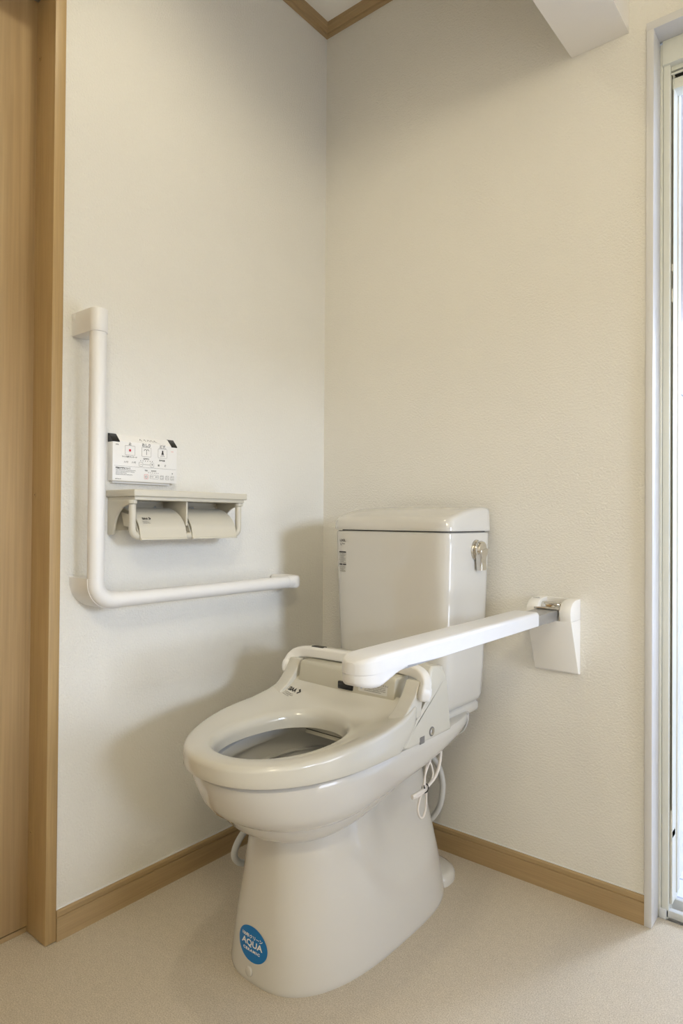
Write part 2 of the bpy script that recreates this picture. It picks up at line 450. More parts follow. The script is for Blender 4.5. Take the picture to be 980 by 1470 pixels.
# ==================================================================== TOILET
toilet = thing('toilet', 'off-white toilet with round bidet seat and cistern, standing in the corner', 'toilet', (CX, -0.40, 0.0))
# ---- pedestal: rows z, half width, y front, y rear
PED = [(0.000, .1530, -.668, -.120), (0.006, .1545, -.6695, -.119), (0.03, .1515, -.667, -.122), (0.10, .1400, -.660, -.130), (0.18, .1260, -.650, -.138),
       (0.24, .1160, -.642, -.142), (0.30, .1080, -.630, -.145), (0.34, .100, -.600, -.145)]
def ped_dims(z): return interp(PED, z)
def ped_ring(z, N=120):
    a, yf, yb = ped_dims(z); ym = -0.37
    ring = radial(CX, ym, a, ym-yf, 2.75, yb-ym, 3.2, (CX, ym), N)
    out = []
    s = max(0.0, min(1.0, (z-0.06)/0.22)); s = s*s*(3-2*s)
    for x, y in ring:
        d = 1-0.36*s*math.exp(-((y+0.335)/0.095)**2)-0.18*s*(1 if y > -0.335 else 0)*(1-math.exp(-((y+0.335)/0.095)**2))
        out.append((CX+(x-CX)*d, y, z))
    return out
def ped_front(u, v, off=0.0):
    """point on the front of the pedestal at x=CX+u, z=v"""
    a, yf, yb = ped_dims(v); ym = -0.37; bf = ym-yf
    q = min(0.9999, abs(u/a))
    return Vector((CX+u, ym-bf*(1-q**2.75)**(1/2.75)-off, v))
b = B()
zs = [0.0, 0.004, 0.008, 0.016, 0.03]+[0.03+0.31*i/26 for i in range(1, 27)]
add_loft(b, [ped_ring(z) for z in zs])
obj('pedestal', b, M['ceramic'], toilet, angle=50)
# foot flange at the rear
b = B()
fl = [radial(CX, -.14, .122-d, .05, 2.5, .078-d, 2.8, (CX, -.12), 60) for d in (0.0, 0.0, .004, .013)]
add_loft(b, [[(x, y, z) for x, y in r] for r, z in zip(fl, (0.0, .014, .022, .026))])
obj('foot_flange', b, M['ceramic'], toilet, angle=50)

# ---- bowl: rows z, half width, y front, n front, y rear
BC = (CX, -0.50)
BOWL = [  # z, a, yf, yb
    (.2680, .098, -.628, -.40), (.2700, .114, -.652, -.385), (.2760, .129, -.674, -.365), (.2860, .1395, -.689, -.350), (.2980, .1460, -.699, -.335),
    (.3080, .1490, -.7045, -.325), (.3130, .1502, -.7065, -.315), (.3155, .1535, -.711, -.305), (.3185, .1580, -.717, -.295), (.3240, .1620, -.723, -.27),
    (.332, .1665, -.737, -.20),
    (.348, .1705, -.748, -.125), (.365, .1735, -.757, -.075), (.380, .1760, -.764, -.045), (.396, .1790, -.770, -.03), (.408, .1800, -.772, -.028), (.4125, .1775, -.768, -.030), (.4145, .172, -.762, -.036)]
b = B()
def tilt(y, z):   # the belly is shallower towards the rear
    t = max(0.0, min(1.0, (y+.66)/.36)); t = t*t*(3-2*t)
    return z+.006*max(0, (.34-z)/.08)+.030*t*max(0.0, min(1.0, (.385-z)/.10))
rings = [[(x, y, tilt(y, z)) for x, y in radial(CX, -.50, a, -.50-yf, 2.3, yb+.50, 4.0, BC, 120)] for z, a, yf, yb in BOWL]
# opening and interior
IN = [(.4145, .137, -.735, -.330), (.410, .131, -.729, -.336), (.392, .128, -.726, -.339), (.386, .130, -.728, -.337), (.384, .140, -.737, -.33),
      (.372, .142, -.740, -.325), (.3480, .1370, -.732, -.325), (.3460, .1290, -.722, -.333), (.3435, .1285, -.7215, -.3335), (.3420, .1340, -.728, -.327), (.300, .120, -.700, -.33), (.270, .100, -.650, -.34), (.235, .080, -.590, -.35), (.19, .060, -.54, -.36), (.15, .045, -.51, -.38)]
nout = len(rings)
rings += [[(x, y, z) for x, y in radial(CX, -.50, a, -.50-yf, 2.2, yb+.50, 2.2, BC, 120)] for z, a, yf, yb in IN]
add_loft(b, rings, mis=[0]*(nout)+[1]*(len(rings)-nout))
obj('bowl', b, [M['ceramic'], M['bowl_in']], toilet, angle=38)
b = B()
add_loft(b, [[(x, y, .222) for x, y in radial(CX, -.48, .072, .105, 2.2, .12, 2.2, BC, 60)], [(x, y, .221) for x, y in radial(CX, -.48, .072, .105, 2.2, .12, 2.2, BC, 60)]])
obj('water', b, M['water'], toilet)
# nozzle cover inside the rear of the opening
b = B()
add_box(b, .328, .480, -.440, -.345, .3990, .4190, .002, mi=0)
add_box(b, .332, .476, -.4415, -.438, .4085, .4100, .0003, mi=1)
obj('nozzle_cover', b, [M['panel'], M['dark']], toilet)

# ---- cistern
b = B()
TX = CX-.003
TB = [(.424, .131, -.194, -.030), (.4265, .142, -.208, -.024), (.433, .1505, -.2170, -.020), (.445, .1540, -.2210, -.020), (.52, .1595, -.2240, -.02), (.60, .1635, -.2260, -.02), (.70, .1675, -.2285, -.02), (.80, .1710, -.2305, -.02), (.842, .1720, -.2315, -.02), (.8465, .1712, -.2308, -.0205), (.849, .168, -.228, -.023)]
def rear_round(a, yf, yb, z, nf=11.0, N=120):
    ym = -.115
    return [(x, y, z) for x, y in radial(TX, ym, a, ym-yf, nf, yb-ym, 12, (TX, ym), N)]
add_loft(b, [rear_round(a, yf, yb, z) for z, a, yf, yb in TB])
obj('tank', b, M['ceramic'], toilet, angle=40)
# lid
b = B()
def lid_ring(a, yf, yb, f):
    return [(x, y, f(x, y)) for x, y, _ in rear_round(a, yf, yb, 0)]
def ltop(x, y):
    s = max(0.0, min(1.0, (y+.235)/.184)); s = 1-(1-s)**2.0
    e = ((x-TX)/.165)
    return .8800+.033*s-.0025*e*e
rings = [lid_ring(.1675, -.2265, -.024, lambda x, y: .8515), lid_ring(.1745, -.2340, -.018, lambda x, y: .8515), lid_ring(.1758, -.2352, -.0165, lambda x, y: .8535),
         lid_ring(.1752, -.2348, -.0170, lambda x, y: .8600), lid_ring(.1737, -.2328, -.0180, lambda x, y: ltop(x, y)-.010), lid_ring(.1717, -.2300, -.0195, lambda x, y: ltop(x, y)-.0045),
         lid_ring(.1667, -.2245, -.0235, lambda x, y: ltop(x, y)-.0010), lid_ring(.1605, -.2165, -.030, ltop)]
for k in (.85, .65, .4, .15): rings.append([(TX+(x-TX)*k, -.115+(y+.115)*k, ltop(TX+(x-TX)*k, -.115+(y+.115)*k)) for x, y, z in rear_round(.1605, -.2165, -.030, 0)])
add_loft(b, rings)
obj('tank_lid', b, M['ceramic'], toilet, angle=40)
b = B(); add_box(b, .250, .560, -.215, -.03, .8475, .853, 0)  # dark filler painted in for the shaded gap between tank and lid
obj('lid_gap_shade', b, M['dark'], toilet)
# tank neck under the cistern
b = B(); add_box(b, .262, .550, -.200, -.034, .400, .4285, .010, 3)
obj('tank_neck', b, M['ceramic'], toilet)

# flush lever on the cistern's right side
hx = CX+.1665
sm_ = lambda t: t*t*(3-2*t)
b = B()
add_cyl(b, (hx-.002, -.104, .806), (1, 0, 0), .0250, 0.0, .008, 40, .002)
hb = obj('flush_handle', b, M['steel'], toilet)
b = B()
add_cyl(b, (hx+.004, -.102, .808), (1, 0, 0), .0205, 0.0, .019, 40, .007)
lp = catmull([(hx+.014, -.101, .808), (hx+.014, -.099, .792), (hx+.0125, -.096, .780), (hx+.0120, -.094, .768), (hx+.0125, -.094, .757)], 6)
n = len(lp); rs = [1.3-.38*sm_(min(1, i/(n*.45))) for i in range(n)]
add_tube(b, lp, rs, sec=[(q[0], q[1]) for q in rrect(-.0085, .0085, -.0150, .0150, .0035, 4)], up=(1, 0, 0))
obj('lever', b, M['steel'], hb)

# labels on the cistern
def Ftank(u, v): return Vector((CX+u, -.115-(.1015+.0000)*1.0, v))
def tank_front(u, v, off=.0006):
    a, yf, yb = interp(TB, v); ym = -.115
    return Vector((TX+u, ym-(ym-yf)*(1-min(.999, abs(u/a))**11.0)**(1/11.0)-off, v))
rnd = random.Random(3)
b = B()
add_text(b, 'LIXIL', .0085, (-.139, .8235), tank_front, .0002, sx=1.15)
add_text(b, 'L', .0075, (-.145, .8140), tank_front, .0003)
add_text(b, 'Pure', .0048, (-.136, .8152), tank_front, .0001)
obj('maker_mark', b, M['ink'], toilet, smooth=False)
b = B()
def lab(v0, v1, lines):
    add_patch(b, [(-.1520, v0), (-.1275, v0), (-.1275, v1), (-.1520, v1)], lambda u, v: tank_front(u, v, .0004), 1)
    add_patch(b, [(-.1520, v1-.0035), (-.1275, v1-.0035), (-.1275, v1), (-.1520, v1)], lambda u, v: tank_front(u, v, .0007), 0)
    for i in range(lines):
        v = v1-.0060-i*.00275
        scribble(b, -.1515, -.1300-(.006 if i % 4 == 3 else 0), v, .0017, tank_front, rnd, 0, .25)
LU = 0
lab(.7665, .7955, 9); lab(.7420, .7640, 6)
obj('caution_label', b, [M['ink'], M['label']], toilet, smooth=False)

# ---- bidet seat
SC = (CX, -.575); NS = 192
so = radial(CX, -.50, .1905, .289, 2.25, .122, 11, SC, NS)
si = radial(CX, -.595, .1050, .142, 2.15, .146, 2.3, SC, NS)
def sm(t): t = max(0.0, min(1.0, t)); return t*t*(3-2*t)
def edge_h(y):  # height of the rim's outer edge
    return interp([(-.80, .4515), (-.70, .4565), (-.60, .4660), (-.50, .4725), (-.45, .4800), (-.42, .4885), (-.385, .5040), (-.372, .5060)], y)[0]
def seat_top(s, x, y):
    ho = edge_h(y)
    rear = sm((y+.60)/.22)
    hi = .4520+.007*rear
    w = sm(s)
    return ho*(1-w)+hi*w+.0035*math.sin(PI*s)
def sbot(y): return .4185+max(0.0, y+.455)*.75
rings = []
def mixp(k, s, zf):
    xo, yo = so[k]; xi, yi = si[k]; x = xo+(xi-xo)*s; y = yo+(yi-yo)*s
    return (x, y, zf(s, x, y))
def width(k): return math.hypot(so[k][0]-si[k][0], so[k][1]-si[k][1])
def ring(d_out=None, d_in=None, s=None, zf=None):
    out = []
    for k in range(NS):
        w = width(k)
        t = d_out/w if d_out is not None else (1-d_in/w if d_in is not None else s)
        if s is not None and d_out is not None: t = d_out/w+(1-(d_out+d_in)/w)*s
        out.append(mixp(k, t, zf))
    return out
ro, ri = .0085, .014
rings.append(ring(d_in=.004, zf=lambda s, x, y: .4190))
rings.append(ring(d_out=.006, zf=lambda s, x, y: sbot(y)))
rings.append(ring(d_out=.0015, zf=lambda s, x, y: sbot(y)+.0006))
rings.append(ring(d_out=.0, zf=lambda s, x, y: sbot(y)+.003))
rings.append(ring(d_out=.0, zf=lambda s, x, y: .5*sbot(y)+.5*(edge_h(y)-ro)))
for i in range(0, 7):
    a = PI/2*i/6
    dz = -ro*(1-math.sin(a)); dd = ro*(1-math.cos(a))
    rings.append(ring(d_out=dd, zf=lambda s, x, y, dz=dz: seat_top(s, x, y)+dz))
for i in range(1, 14):
    t = i/14
    out = []
    for k in range(NS):
        w = width(k); s = ro/w+(1-(ro+ri)/w)*t
        out.append(mixp(k, s, lambda s, x, y: seat_top(s, x, y)))
    rings.append(out)
for i in range(0, 8):
    a = PI/2*i/7
    dd = ri*(1-math.sin(a)); dz = -.020*(1-math.cos(a))
    rings.append(ring(d_in=dd, zf=lambda s, x, y, dz=dz: seat_top(s, x, y)+dz))
rings.append(ring(d_in=-.001, zf=lambda s, x, y: .4215))
rings.append(rings[0])
b = B()
add_loft(b, rings, cap0=False, cap1=False)
bmesh.ops.remove_doubles(b, verts=b.verts[:], dist=1e-5)
seat = obj('toilet_seat', b, M['seat'], toilet, angle=48)
# the two hinge arms rise from the rear of the seat
for sx in (-1, 1):
    b = B()
    pr = [(-.446, .466), (-.372, .470), (-.362, .540), (-.368, .5440), (-.378, .5430), (-.395, .5170), (-.410, .5020), (-.425, .4900), (-.446, .4800)]
    x0, x1 = (CX+.150, CX+.1845) if sx > 0 else (CX-.1845, CX-.150)
    add_prism(b, pr, 0, x0, x1, .003, 3)
    obj('hinge_arm', b, M['seat'], seat)
b = B()
def Fseat(u, v):   # printed mark on the seat's left rear
    x, y = .2560+u, -.415+v*1.0
    return Vector((x, y, 0))
def seat_z(x, y):
    best = 0
    t = math.atan2(y-SC[1], x-SC[0]) % (2*PI); k = t/(2*PI)*NS; k0 = int(k) % NS; k1 = (k0+1) % NS; f = k-int(k)
    o_ = [so[k0][i]*(1-f)+so[k1][i]*f for i in (0, 1)]; i_ = [si[k0][i]*(1-f)+si[k1][i]*f for i in (0, 1)]
    W = math.hypot(o_[0]-i_[0], o_[1]-i_[1]); s = math.hypot(o_[0]-x, o_[1]-y)/W
    return seat_top(s, x, y)
def Fmark(u, v):
    x, y = .2760+u*1.25, -.430+v*1.35
    return Vector((x, y, seat_z(x, y)+.0007))
add_text(b, 'SIAA', .0105, (-.004, .006), Fmark, .0004, sx=.85)
for du, dv in ((0, 0),): add_patch(b, [(.0085, .0095), (.0115, .0115), (.0165, .0065), (.0115, .0010), (.0095, .003), (.0125, .0065)], Fmark)
for i, w in enumerate((.018, .020, .014)): scribble(b, -.013, -.013+w, -.0025-i*.0035, .0019, Fmark, rnd)
obj('printed_mark', b, M['ink'], seat, smooth=False)

# ---- bidet unit behind the seat
b = B()
pr = [(-.408, .4095), (-.436, .418), (-.4375, .4235), (-.364, .484), (-.340, .507), (-.331, .530), (-.326, .5560), (-.318, .5645), (-.300, .5635), (-.284, .5585), (-.270, .5490), (-.259, .5340), (-.252, .5150), (-.246, .470), (-.236, .4095)]
for x0, x1 in ((CX-.1795, CX+.1795),):
    add_prism(b, pr, 0, x0, x1, .0075, 4, which='caps')
unit = obj('bidet_unit', b, M['unit'], toilet, angle=30)
b = B()
add_prism(b, [(-.290, .41), (-.290, .545), (-.27, .552), (-.222, .545), (-.2215, .41)], 0, CX-.150, CX+.150, .004, 2)
obj('unit_rear_housing', b, M['unit'], unit)
ux = CX+.1795
b = B()   # keyhole lock and notch on the right side
add_cyl(b, (ux-.001, -.322, .4265), (1, 0, 0), .0102, 0, .0022, 28, .0008, 1)
add_cyl(b, (ux-.001, -.322, .4265), (1, 0, 0), .0074, 0.0018, .0034, 28, .0008, 0)
add_box(b, ux+.0020, ux+.0027, -.3228, -.3212, .4225, .4305, mi=1)
obj('key_lock', b, [M['steel'], M['ink2']], unit)
b = B()
add_box(b, ux-.001, ux+.0008, -.3690, -.3510, .4100, .4250, .0008, mi=0)
obj('drain_notch', b, M['ink2'], unit)
# raised diagonal rib of the side panel
b = B()
add_prism(b, [(-.4330, .4235), (-.430, .4185), (-.424, .4185), (-.338, .497), (-.3380, .5050), (-.350, .4975)], 0, ux-.001, ux+.0026, .0015, 2)
obj('side_rib', b, M['unit'], unit)

# ---- panel between the hinge arms
b = B()
add_prism(b, [(-.396, .488), (-.388, .539), (-.382, .5435), (-.340, .545), (-.340, .488)], 0, CX-.1420, CX+.1310, .0035, 3)
pan = obj('rear_panel', b, M['panel'], toilet)
def Fpan(u, v):   # v measured up the tilted front face
    t = (v-.488)/(.541-.488)
    return Vector((CX+.006+u, -.396+.008*t-.0007, v))
b = B()
add_box(b, .3860, .4270, -.3975, -.388, .5000, .5165, .0015, mi=0)
obj('sensor_window', b, M['black'], pan)
b = B()
poly = rrect(.030, .107, .5035, .5265, .003, 4)
add_patch(b, poly, Fpan, 1)
F2 = lambda u, v: Fpan(u, v)+Vector((0, -.0004, 0))
cir = [(.0385+.0052*math.cos(2*PI*k/20), .5150+.0052*math.sin(2*PI*k/20)) for k in range(20)]; add_patch(b, cir, F2, 2)
cir = [(.0385+.0040*math.cos(2*PI*k/20), .5225+.0025*math.sin(2*PI*k/20)) for k in range(20)]; add_patch(b, cir, F2, 2)
add_text(b, 'お掃除の際に、お読みください', .0047, (.0755, .5232), F2, .0001)
for i in range(4): scribble(b, .0475, .1020-(.010 if i == 3 else 0), .5187-i*.0036, .0021, F2, rnd)
obj('notice_sticker', b, [M['ink'], M['label'], M['blue2']], pan, smooth=False)

# ---- white bar that arches over the panel
b = B()
pts = [(CX+sx*a_, y_, z_) for sx, seq in ((-1, 0), (1, 1)) for a_, y_, z_ in (lambda L: L if sx < 0 else L[::-1][1:])(
    [(.1905, -.3770, .5060), (.1925, -.3740, .524), (.190, -.3670, .5400), (.177, -.3590, .5520), (.150, -.3520, .5575), (.075, -.3470, .5590), (0, -.345, .5595)])]
cp = catmull(pts, 6); n = len(cp)
rs = [1.0 if 8 < i < n-9 else 1.0+.22*math.sin(PI*min(1, (1.3-min(i, n-1-i)/8)/1.3)) if min(i, n-1-i) > 0 else .8 for i in range(n)]
add_tube(b, cp, rs, sec=rrect(-.0105, .0105, -.0125, .0125, .0055, 4), up=(0, 0, 1))
bar = obj('hinge_bar', b, M['white'], toilet, angle=40)
for sx in (-1, 1):
    b = B(); add_cyl(b, (CX+sx*.182, -.383, .5150), (sx, 0, 0), .0045, -.004, .012, 20, .0008)
    obj('hinge_pin', b, M['white'], bar)
b = B()
add_box(b, .266, .302, -.352, -.335, .5640, .5725, .0018, mi=0)
add_box(b, .304, .326, -.350, -.336, .5640, .5705, .0008, mi=1)
obj('indicator_window', b, [M['black'], M['ink2']], unit)

# ---- cords and hoses
b = B()
add_tube(b, [(.5620, -.2440, .412), (.5620, -.2440, .385)], .0052, 14)
main = catmull([(.5620, -.2440, .388), (.5610, -.2430, .362), (.5600, -.2440, .338), (.5600, -.2520, .320), (.5600, -.2660, .306), (.5600, -.2900, .2975), (.5610, -.3120, .2945), (.5620, -.3400, .2945), (.5630, -.3640, .2955)], 8)
add_tube(b, main, .0036, 12)
second = catmull([(.5600, -.2720, .410), (.5600, -.2740, .380), (.5600, -.2820, .355), (.5595, -.2960, .338), (.5590, -.3060, .322), (.5590, -.3110, .305), (.5600, -.3150, .2960)], 8)
add_tube(b, second, .0024, 10)
up_loop = catmull([(.5600, -.3080, .298), (.5590, -.3060, .322), (.5570, -.2960, .340), (.5560, -.2830, .343), (.5560, -.2730, .330), (.5570, -.2700, .312), (.5580, -.2800, .300), (.5600, -.3020, .2935)], 8)
add_tube(b, up_loop, .0022, 10)
low_loop = catmull([(.5600, -.3050, .296), (.5610, -.3040, .275), (.5615, -.3070, .252), (.5620, -.3180, .2370), (.5620, -.3320, .2420), (.5620, -.3390, .260), (.5610, -.3300, .280), (.5600, -.3140, .296)], 8)
add_tube(b, low_loop, .0024, 10)
ret = catmull([(.5640, -.3640, .2930), (.5640, -.3420, .2900), (.5620, -.3140, .2910), (.5600, -.3020, .2920)], 8)
add_tube(b, ret, .0030, 10)
cord = obj('power_cord', b, M['cord'], toilet, angle=60)
b = B()
add_tube(b, [(.5600+.0075*math.cos(t), -.3070+.0035*math.sin(t), .2945+.0085*math.sin(t)) for t in [2*PI*k/24 for k in range(25)]], .0013, 8)
add_tube(b, catmull([(.5660, -.3180, .3000), (.5680, -.3240, .3020), (.5680, -.3250, .3080)], 5), .0013, 8)
obj('cable_tie', b, M['black'], cord, angle=60)
b = B()
add_tube(b, catmull([(.425, -.100, .330), (.437, -.088, .285), (.4475, -.080, .265), (.4640, -.080, .2446), (.4720, -.080, .215), (.4725, -.080, .1975), (.4680, -.080, .165), (.4560, -.080, .1356), (.435, -.085, .11), (.40, -.09, .10)], 8), .0072, 16)
obj('water_hose', b, M['hose'], toilet, angle=60)
b = B()
add_tube(b, catmull([(.215, -.260, .250), (.213, -.360, .230), (.211, -.440, .205), (.207, -.485, .180), (.204, -.507, .164), (.203, -.5240, .148), (.203, -.5345, .1310), (.204, -.5345, .1170), (.206, -.5250, .1040), (.210, -.5080, .096), (.22, -.48, .090), (.235, -.42, .08), (.26, -.36, .06)], 8), .0075, 16)
obj('supply_hose', b, M['hose'], toilet, angle=60)
b = B()
add_tube(b, catmull([(.562, -.118, .415), (.556, -.110, .392), (.540, -.100, .365), (.515, -.095, .345)], 6), .003, 10)
obj('drain_tube', b, M['hose'], toilet, angle=60)

# ---- blue sticker and bolt cap on the front of the pedestal
b = B()
def stk(u, v, off=.0006): return ped_front(u, v, off)
SU, SV = -.0065, .0680
NR = 10
def blob(t):  # rounded, slightly drop-shaped outline
    r = 1+.045*math.cos(2*(t-math.radians(118)))+.03*math.cos(t-math.radians(115))
    return .0410*r*math.cos(t), .0300*r*math.sin(t)
grid = []
for i in range(1, NR+1):
    grid.append([b.verts.new(stk(SU+blob(2*PI*k/64)[0]*i/NR, SV+blob(2*PI*k/64)[1]*i/NR)) for k in range(64)])
c0 = b.verts.new(stk(SU, SV))
for k in range(64):
    b.faces.new([c0, grid[0][k], grid[0][(k+1) % 64]])
    for i in range(NR-1): b.faces.new([grid[i][k], grid[i+1][k], grid[i+1][(k+1) % 64], grid[i][(k+1) % 64]])
st = obj('round_sticker', b, M['blue'], toilet)
st['label'] = 'blue round sticker with white lettering'
b = B()
Fs = lambda u, v: stk(SU+u, SV+v, .0012)
add_text(b, '100年クリーン', .0075, (-.002, .0130), Fs, .00025, sx=1.20)
add_text(b, 'AQUA', .0150, (-.001, .0015), Fs, .0004, sx=1.30)
add_text(b, 'CERAMIC', .0062, (-.001, -.0105), Fs, .0003, sx=1.45, spacing=1.3)
obj('sticker_lettering', b, M['whiteprint'], st, smooth=False)
b = B()
c = ped_front(-.0090, .0200); 
nrm = Vector((-.10, -1, 0.02)).normalized()
add_cyl(b, c-nrm*.002, nrm, .0095, 0, .006, 28, .003)
obj('bolt_cap', b, M['ceramic'], toilet)

# ==================================================================== GRAB RAIL
rail = thing('grab_bar', 'white L-shaped grab bar fixed to the left wall', 'grab bar', (0.0, -0.80, 0.70))
PX, PY, PZ, RR = .0720, -.8035, .7040, .0168
b = B(); add_tube(b, [(PX, PY, .750), (PX, PY, 1.2600)], RR, 36); obj('upright_bar', b, M['rail'], rail, angle=50)
b = B(); add_tube(b, [(PX, -.7560, PZ), (PX, -.232, PZ)], RR-.0006, 36); obj('horizontal_bar', b, M['rail'], rail, angle=50)
# top bracket
b = B()
sec = [(-0.0008, PY-.0188), (PX, PY-.0188)]+[(PX+.0188*math.sin(t), PY-.0188*math.cos(t)) for t in [PI*i/16 for i in range(1, 16)]]+[(PX, PY+.0188), (-0.0008, PY+.0188)]
add_prism(b, sec, 2, 1.2600, 1.3080, .0012, 2, which='caps')
br = obj('top_bracket', b, M['rail'], rail, angle=30)
b = B(); add_box(b, .002, .014, PY-.0196, PY-.0186, 1.292, 1.305, .0002); obj('screw_cover', b, M['rail'], br)
# corner elbow with its web back to the wall
b = B()
RE = .040
el = [(PX, PY, PZ+.0480)]+[(PX, PY+RE-RE*math.cos(t), PZ+RE-RE*math.sin(t)) for t in [PI/2*i/14 for i in range(15)]]+[(PX, PY+.052, PZ)]
add_tube(b, el, RR+.0006, 36)
ro_ = RE+RR+.0015; ri_ = RE-RR-.001
cy, cz = PY+RE, PZ+RE
web = [(cy-ro_*math.cos(t), cz-ro_*math.sin(t)) for t in [PI/2*i/16 for i in range(17)]]+[(cy+.010, cz-ro_), (cy+.010, cz-ri_)]+[(cy-ri_*math.cos(t), cz-ri_*math.sin(t)) for t in [PI/2*i/10 for i in range(10, -1, -1)]]+[(cy-ri_, cz+.008), (cy-ro_, cz+.008)]
add_prism(b, web, 0, 0.0, PX)
obj('corner_bracket', b, M['rail'], rail, angle=40)
# end bracket
b = B()
YE = -.212
sec = [(0.0, PZ-.0175), (PX, PZ-.0175)]
pr = [(0.0, YE-.0185), (PX-.010, YE-.0185), (PX+.004, YE-.0145)]
plan = [(0.0, YE-.0185), (PX-.004, YE-.0185)]+[(PX-.004+.0215*math.sin(t), YE+.001-.0195*math.cos(t)) for t in [PI*i/14 for i in range(1, 11)]]+[(PX-.012, YE+.0205), (0.0, YE+.0205)]
add_prism(b, plan, 2, PZ-.0176, PZ+.0176, .0085, 5)
add_tube(b, [(PX, -.238, PZ), (PX, YE-.004, PZ)], RR+.0004, 30)
obj('end_bracket', b, M['rail'], rail, angle=50)

# ==================================================================== BIDET REMOTE
rem = thing('bidet_remote', 'white wall control panel with printed buttons above the toilet roll holder', 'remote control', (0.0, -.65, .959))
y0, y1, z0, z1 = -.7355, -.5650, .9590, 1.0480
b = B()
add_prism(b, [(0.0, .9600), (.0165, .9600), (.0200, .9590+.0005), (.0200, 1.0478), (.0045, 1.0640), (0.0, 1.0645)], 1, y0, y1, .0010, 2)
add_box(b, 0.0, .010, y0+.006, y1-.014, .9550, .9610)
body = obj('remote_body', b, M['white'], rem)
for ya, yb in ((y0-.0006, y0+.0175), (y1-.0165, y1+.0006)):
    b = B()
    pr = [(.0205, 1.0482), (.0048, 1.0650), (-.0002+.0004, 1.0652), (.0004, 1.0455), (.0205, 1.0455)]
    add_prism(b, pr, 1, ya, yb, .0006, 1)
    obj('corner_cap', b, M['black'], body)
FX = .0204
def Fr(u, v): return Vector((FX, u, v))
def button(cu, cv, w, h, mt=M['ink2'], lw=.0005):
    bb = B()
    add_prism(bb, rrect(cu-w/2, cu+w/2, cv-h/2, cv+h/2, .0018, 4), 0, .0196, .02055, .0002, 1, mi=0)
    add_frame(bb, cu-w/2, cu+w/2, cv-h/2, cv+h/2, lw, lambda u, v: Vector((.0208, u, v)), mi=1, r=.0018)
    return bb
F3 = lambda u, v: Vector((.0210, u, v))
def fin(bb, third=M['ink']): obj('button', bb, [M['white'], M['ink2'], third], body, smooth=False)
bb = button(-.6926, 1.0290, .0255, .0215); add_patch(bb, rrect(-.6955, -.6905, 1.0265, 1.0315, .0004, 2), F3, 2); fin(bb, M['red'])
bb = button(-.6499, 1.0285, .0250, .0215)
def stroke(bm, pts, w, F, mi):
    for (a, c_), (d, e) in zip(pts[:-1], pts[1:]):
        L_ = math.hypot(d-a, e-c_); nx, ny = -(e-c_)/L_*w/2, (d-a)/L_*w/2
        add_patch(bm, [(a+nx, c_+ny), (d+nx, e+ny), (d-nx, e-ny), (a-nx, c_-ny)], F, mi)
cu, cv = -.6499, 1.0285
stroke(bb, [(cu, cv-.0065), (cu, cv+.003)], .0010, F3, 2)
for s_ in (-1, 1): stroke(bb, [(cu, cv+.0035), (cu+s_*.002, cv+.0058), (cu+s_*.005, cv+.0055), (cu+s_*.0068, cv+.0025)], .0010, F3, 2)
fin(bb)
bb = button(-.6063, 1.0285, .0250, .0215); cu, cv = -.6063, 1.0290
add_patch(bb, [(cu+.0020*math.cos(t), cv+.0045+.0024*math.sin(t)) for t in [2*PI*i/14 for i in range(14)]], F3, 2)
add_patch(bb, [(cu-.0018, cv+.003), (cu-.0036, cv-.003), (cu+.0036, cv-.003), (cu+.0018, cv+.003)], F3, 2)
for s_ in (-1, 0, 1): stroke(bb, [(cu+s_*.0016, cv-.004), (cu+s_*.0052, cv-.0078)], .0009, F3, 2)
fin(bb)
for cu, ch in ((-.6643, '-'), (-.6346, '+')):
    bb = button(cu, 1.0000, .0098, .0100); add_text(bb, ch, .008, (cu, 1.0002), F3, .0001, mi=2); fin(bb)
bb = button(-.6502, .9722, .0105, .0105, lw=.0007)
stroke(bb, [(-.6502+.0026*math.cos(t), .9717+.0026*math.sin(t)) for t in [math.radians(115+310*i/12) for i in range(13)]], .0007, F3, 2)
stroke(bb, [(-.6502, .9724), (-.6502, .9750)], .0007, F3, 2)
obj('button', bb, [M['white'], M['pink'], M['ink']], body, smooth=False)
bb = button(-.6285, .9726, .0235, .0090)
for s_ in (-1, 1): scribble(bb, -.6285+s_*.0065-.0035, -.6285+s_*.0065+.003, .9726, .0028, F3, rnd, 2)
fin(bb)
for cu in (-.6075, -.5925, -.5782):
    bb = button(cu, .9722, .0095, .0100, lw=.0004)
    for k in (-1, 1): scribble(bb, cu-.0036, cu+.003, .9722+k*.0022, .0026, F3, rnd, 1)
    fin(bb)
b = B()
add_text(b, '止', .0075, (-.6926, 1.0435), Fr, .0001)
add_text(b, 'おしり', .0082, (-.6499, 1.0438), Fr, .00015)
add_text(b, 'マイルド洗浄', .0030, (-.6499, 1.0405), Fr, 0)
add_text(b, 'ビデ', .0080, (-.6063, 1.0442), Fr, .00015)
add_text(b, 'ワイドビデ洗浄', .0029, (-.6063, 1.0408), Fr, 0)
add_text(b, 'ワイド切替', .0038, (-.7035, 1.0140), Fr, .0001)
add_text(b, 'マッサージ', .0038, (-.6840, 1.0140), Fr, .0001)
add_text(b, '入/切', .0050, (-.7025, 1.0025), Fr, 0); add_text(b, '入/切', .0050, (-.6830, 1.0025), Fr, 0)
add_text(b, '洗浄強さ', .0040, (-.6499, 1.0125), Fr, .0001)
add_text(b, '洗浄位置', .0040, (-.6075, 1.0118), Fr, .0001)
add_text(b, '前', .0050, (-.6165, 1.0000), Fr, .0001); add_text(b, '後', .0050, (-.5980, 1.0000), Fr, .0001)
stroke(b, [(-.6590, 1.0000), (-.6400, 1.0000)], .0006, Fr, 1)
for i in range(6): add_patch(b, rrect(-.6650+i*.0062-.0008, -.6650+i*.0062+.0008, 1.0072, 1.0088, .0002, 1), Fr, 0)
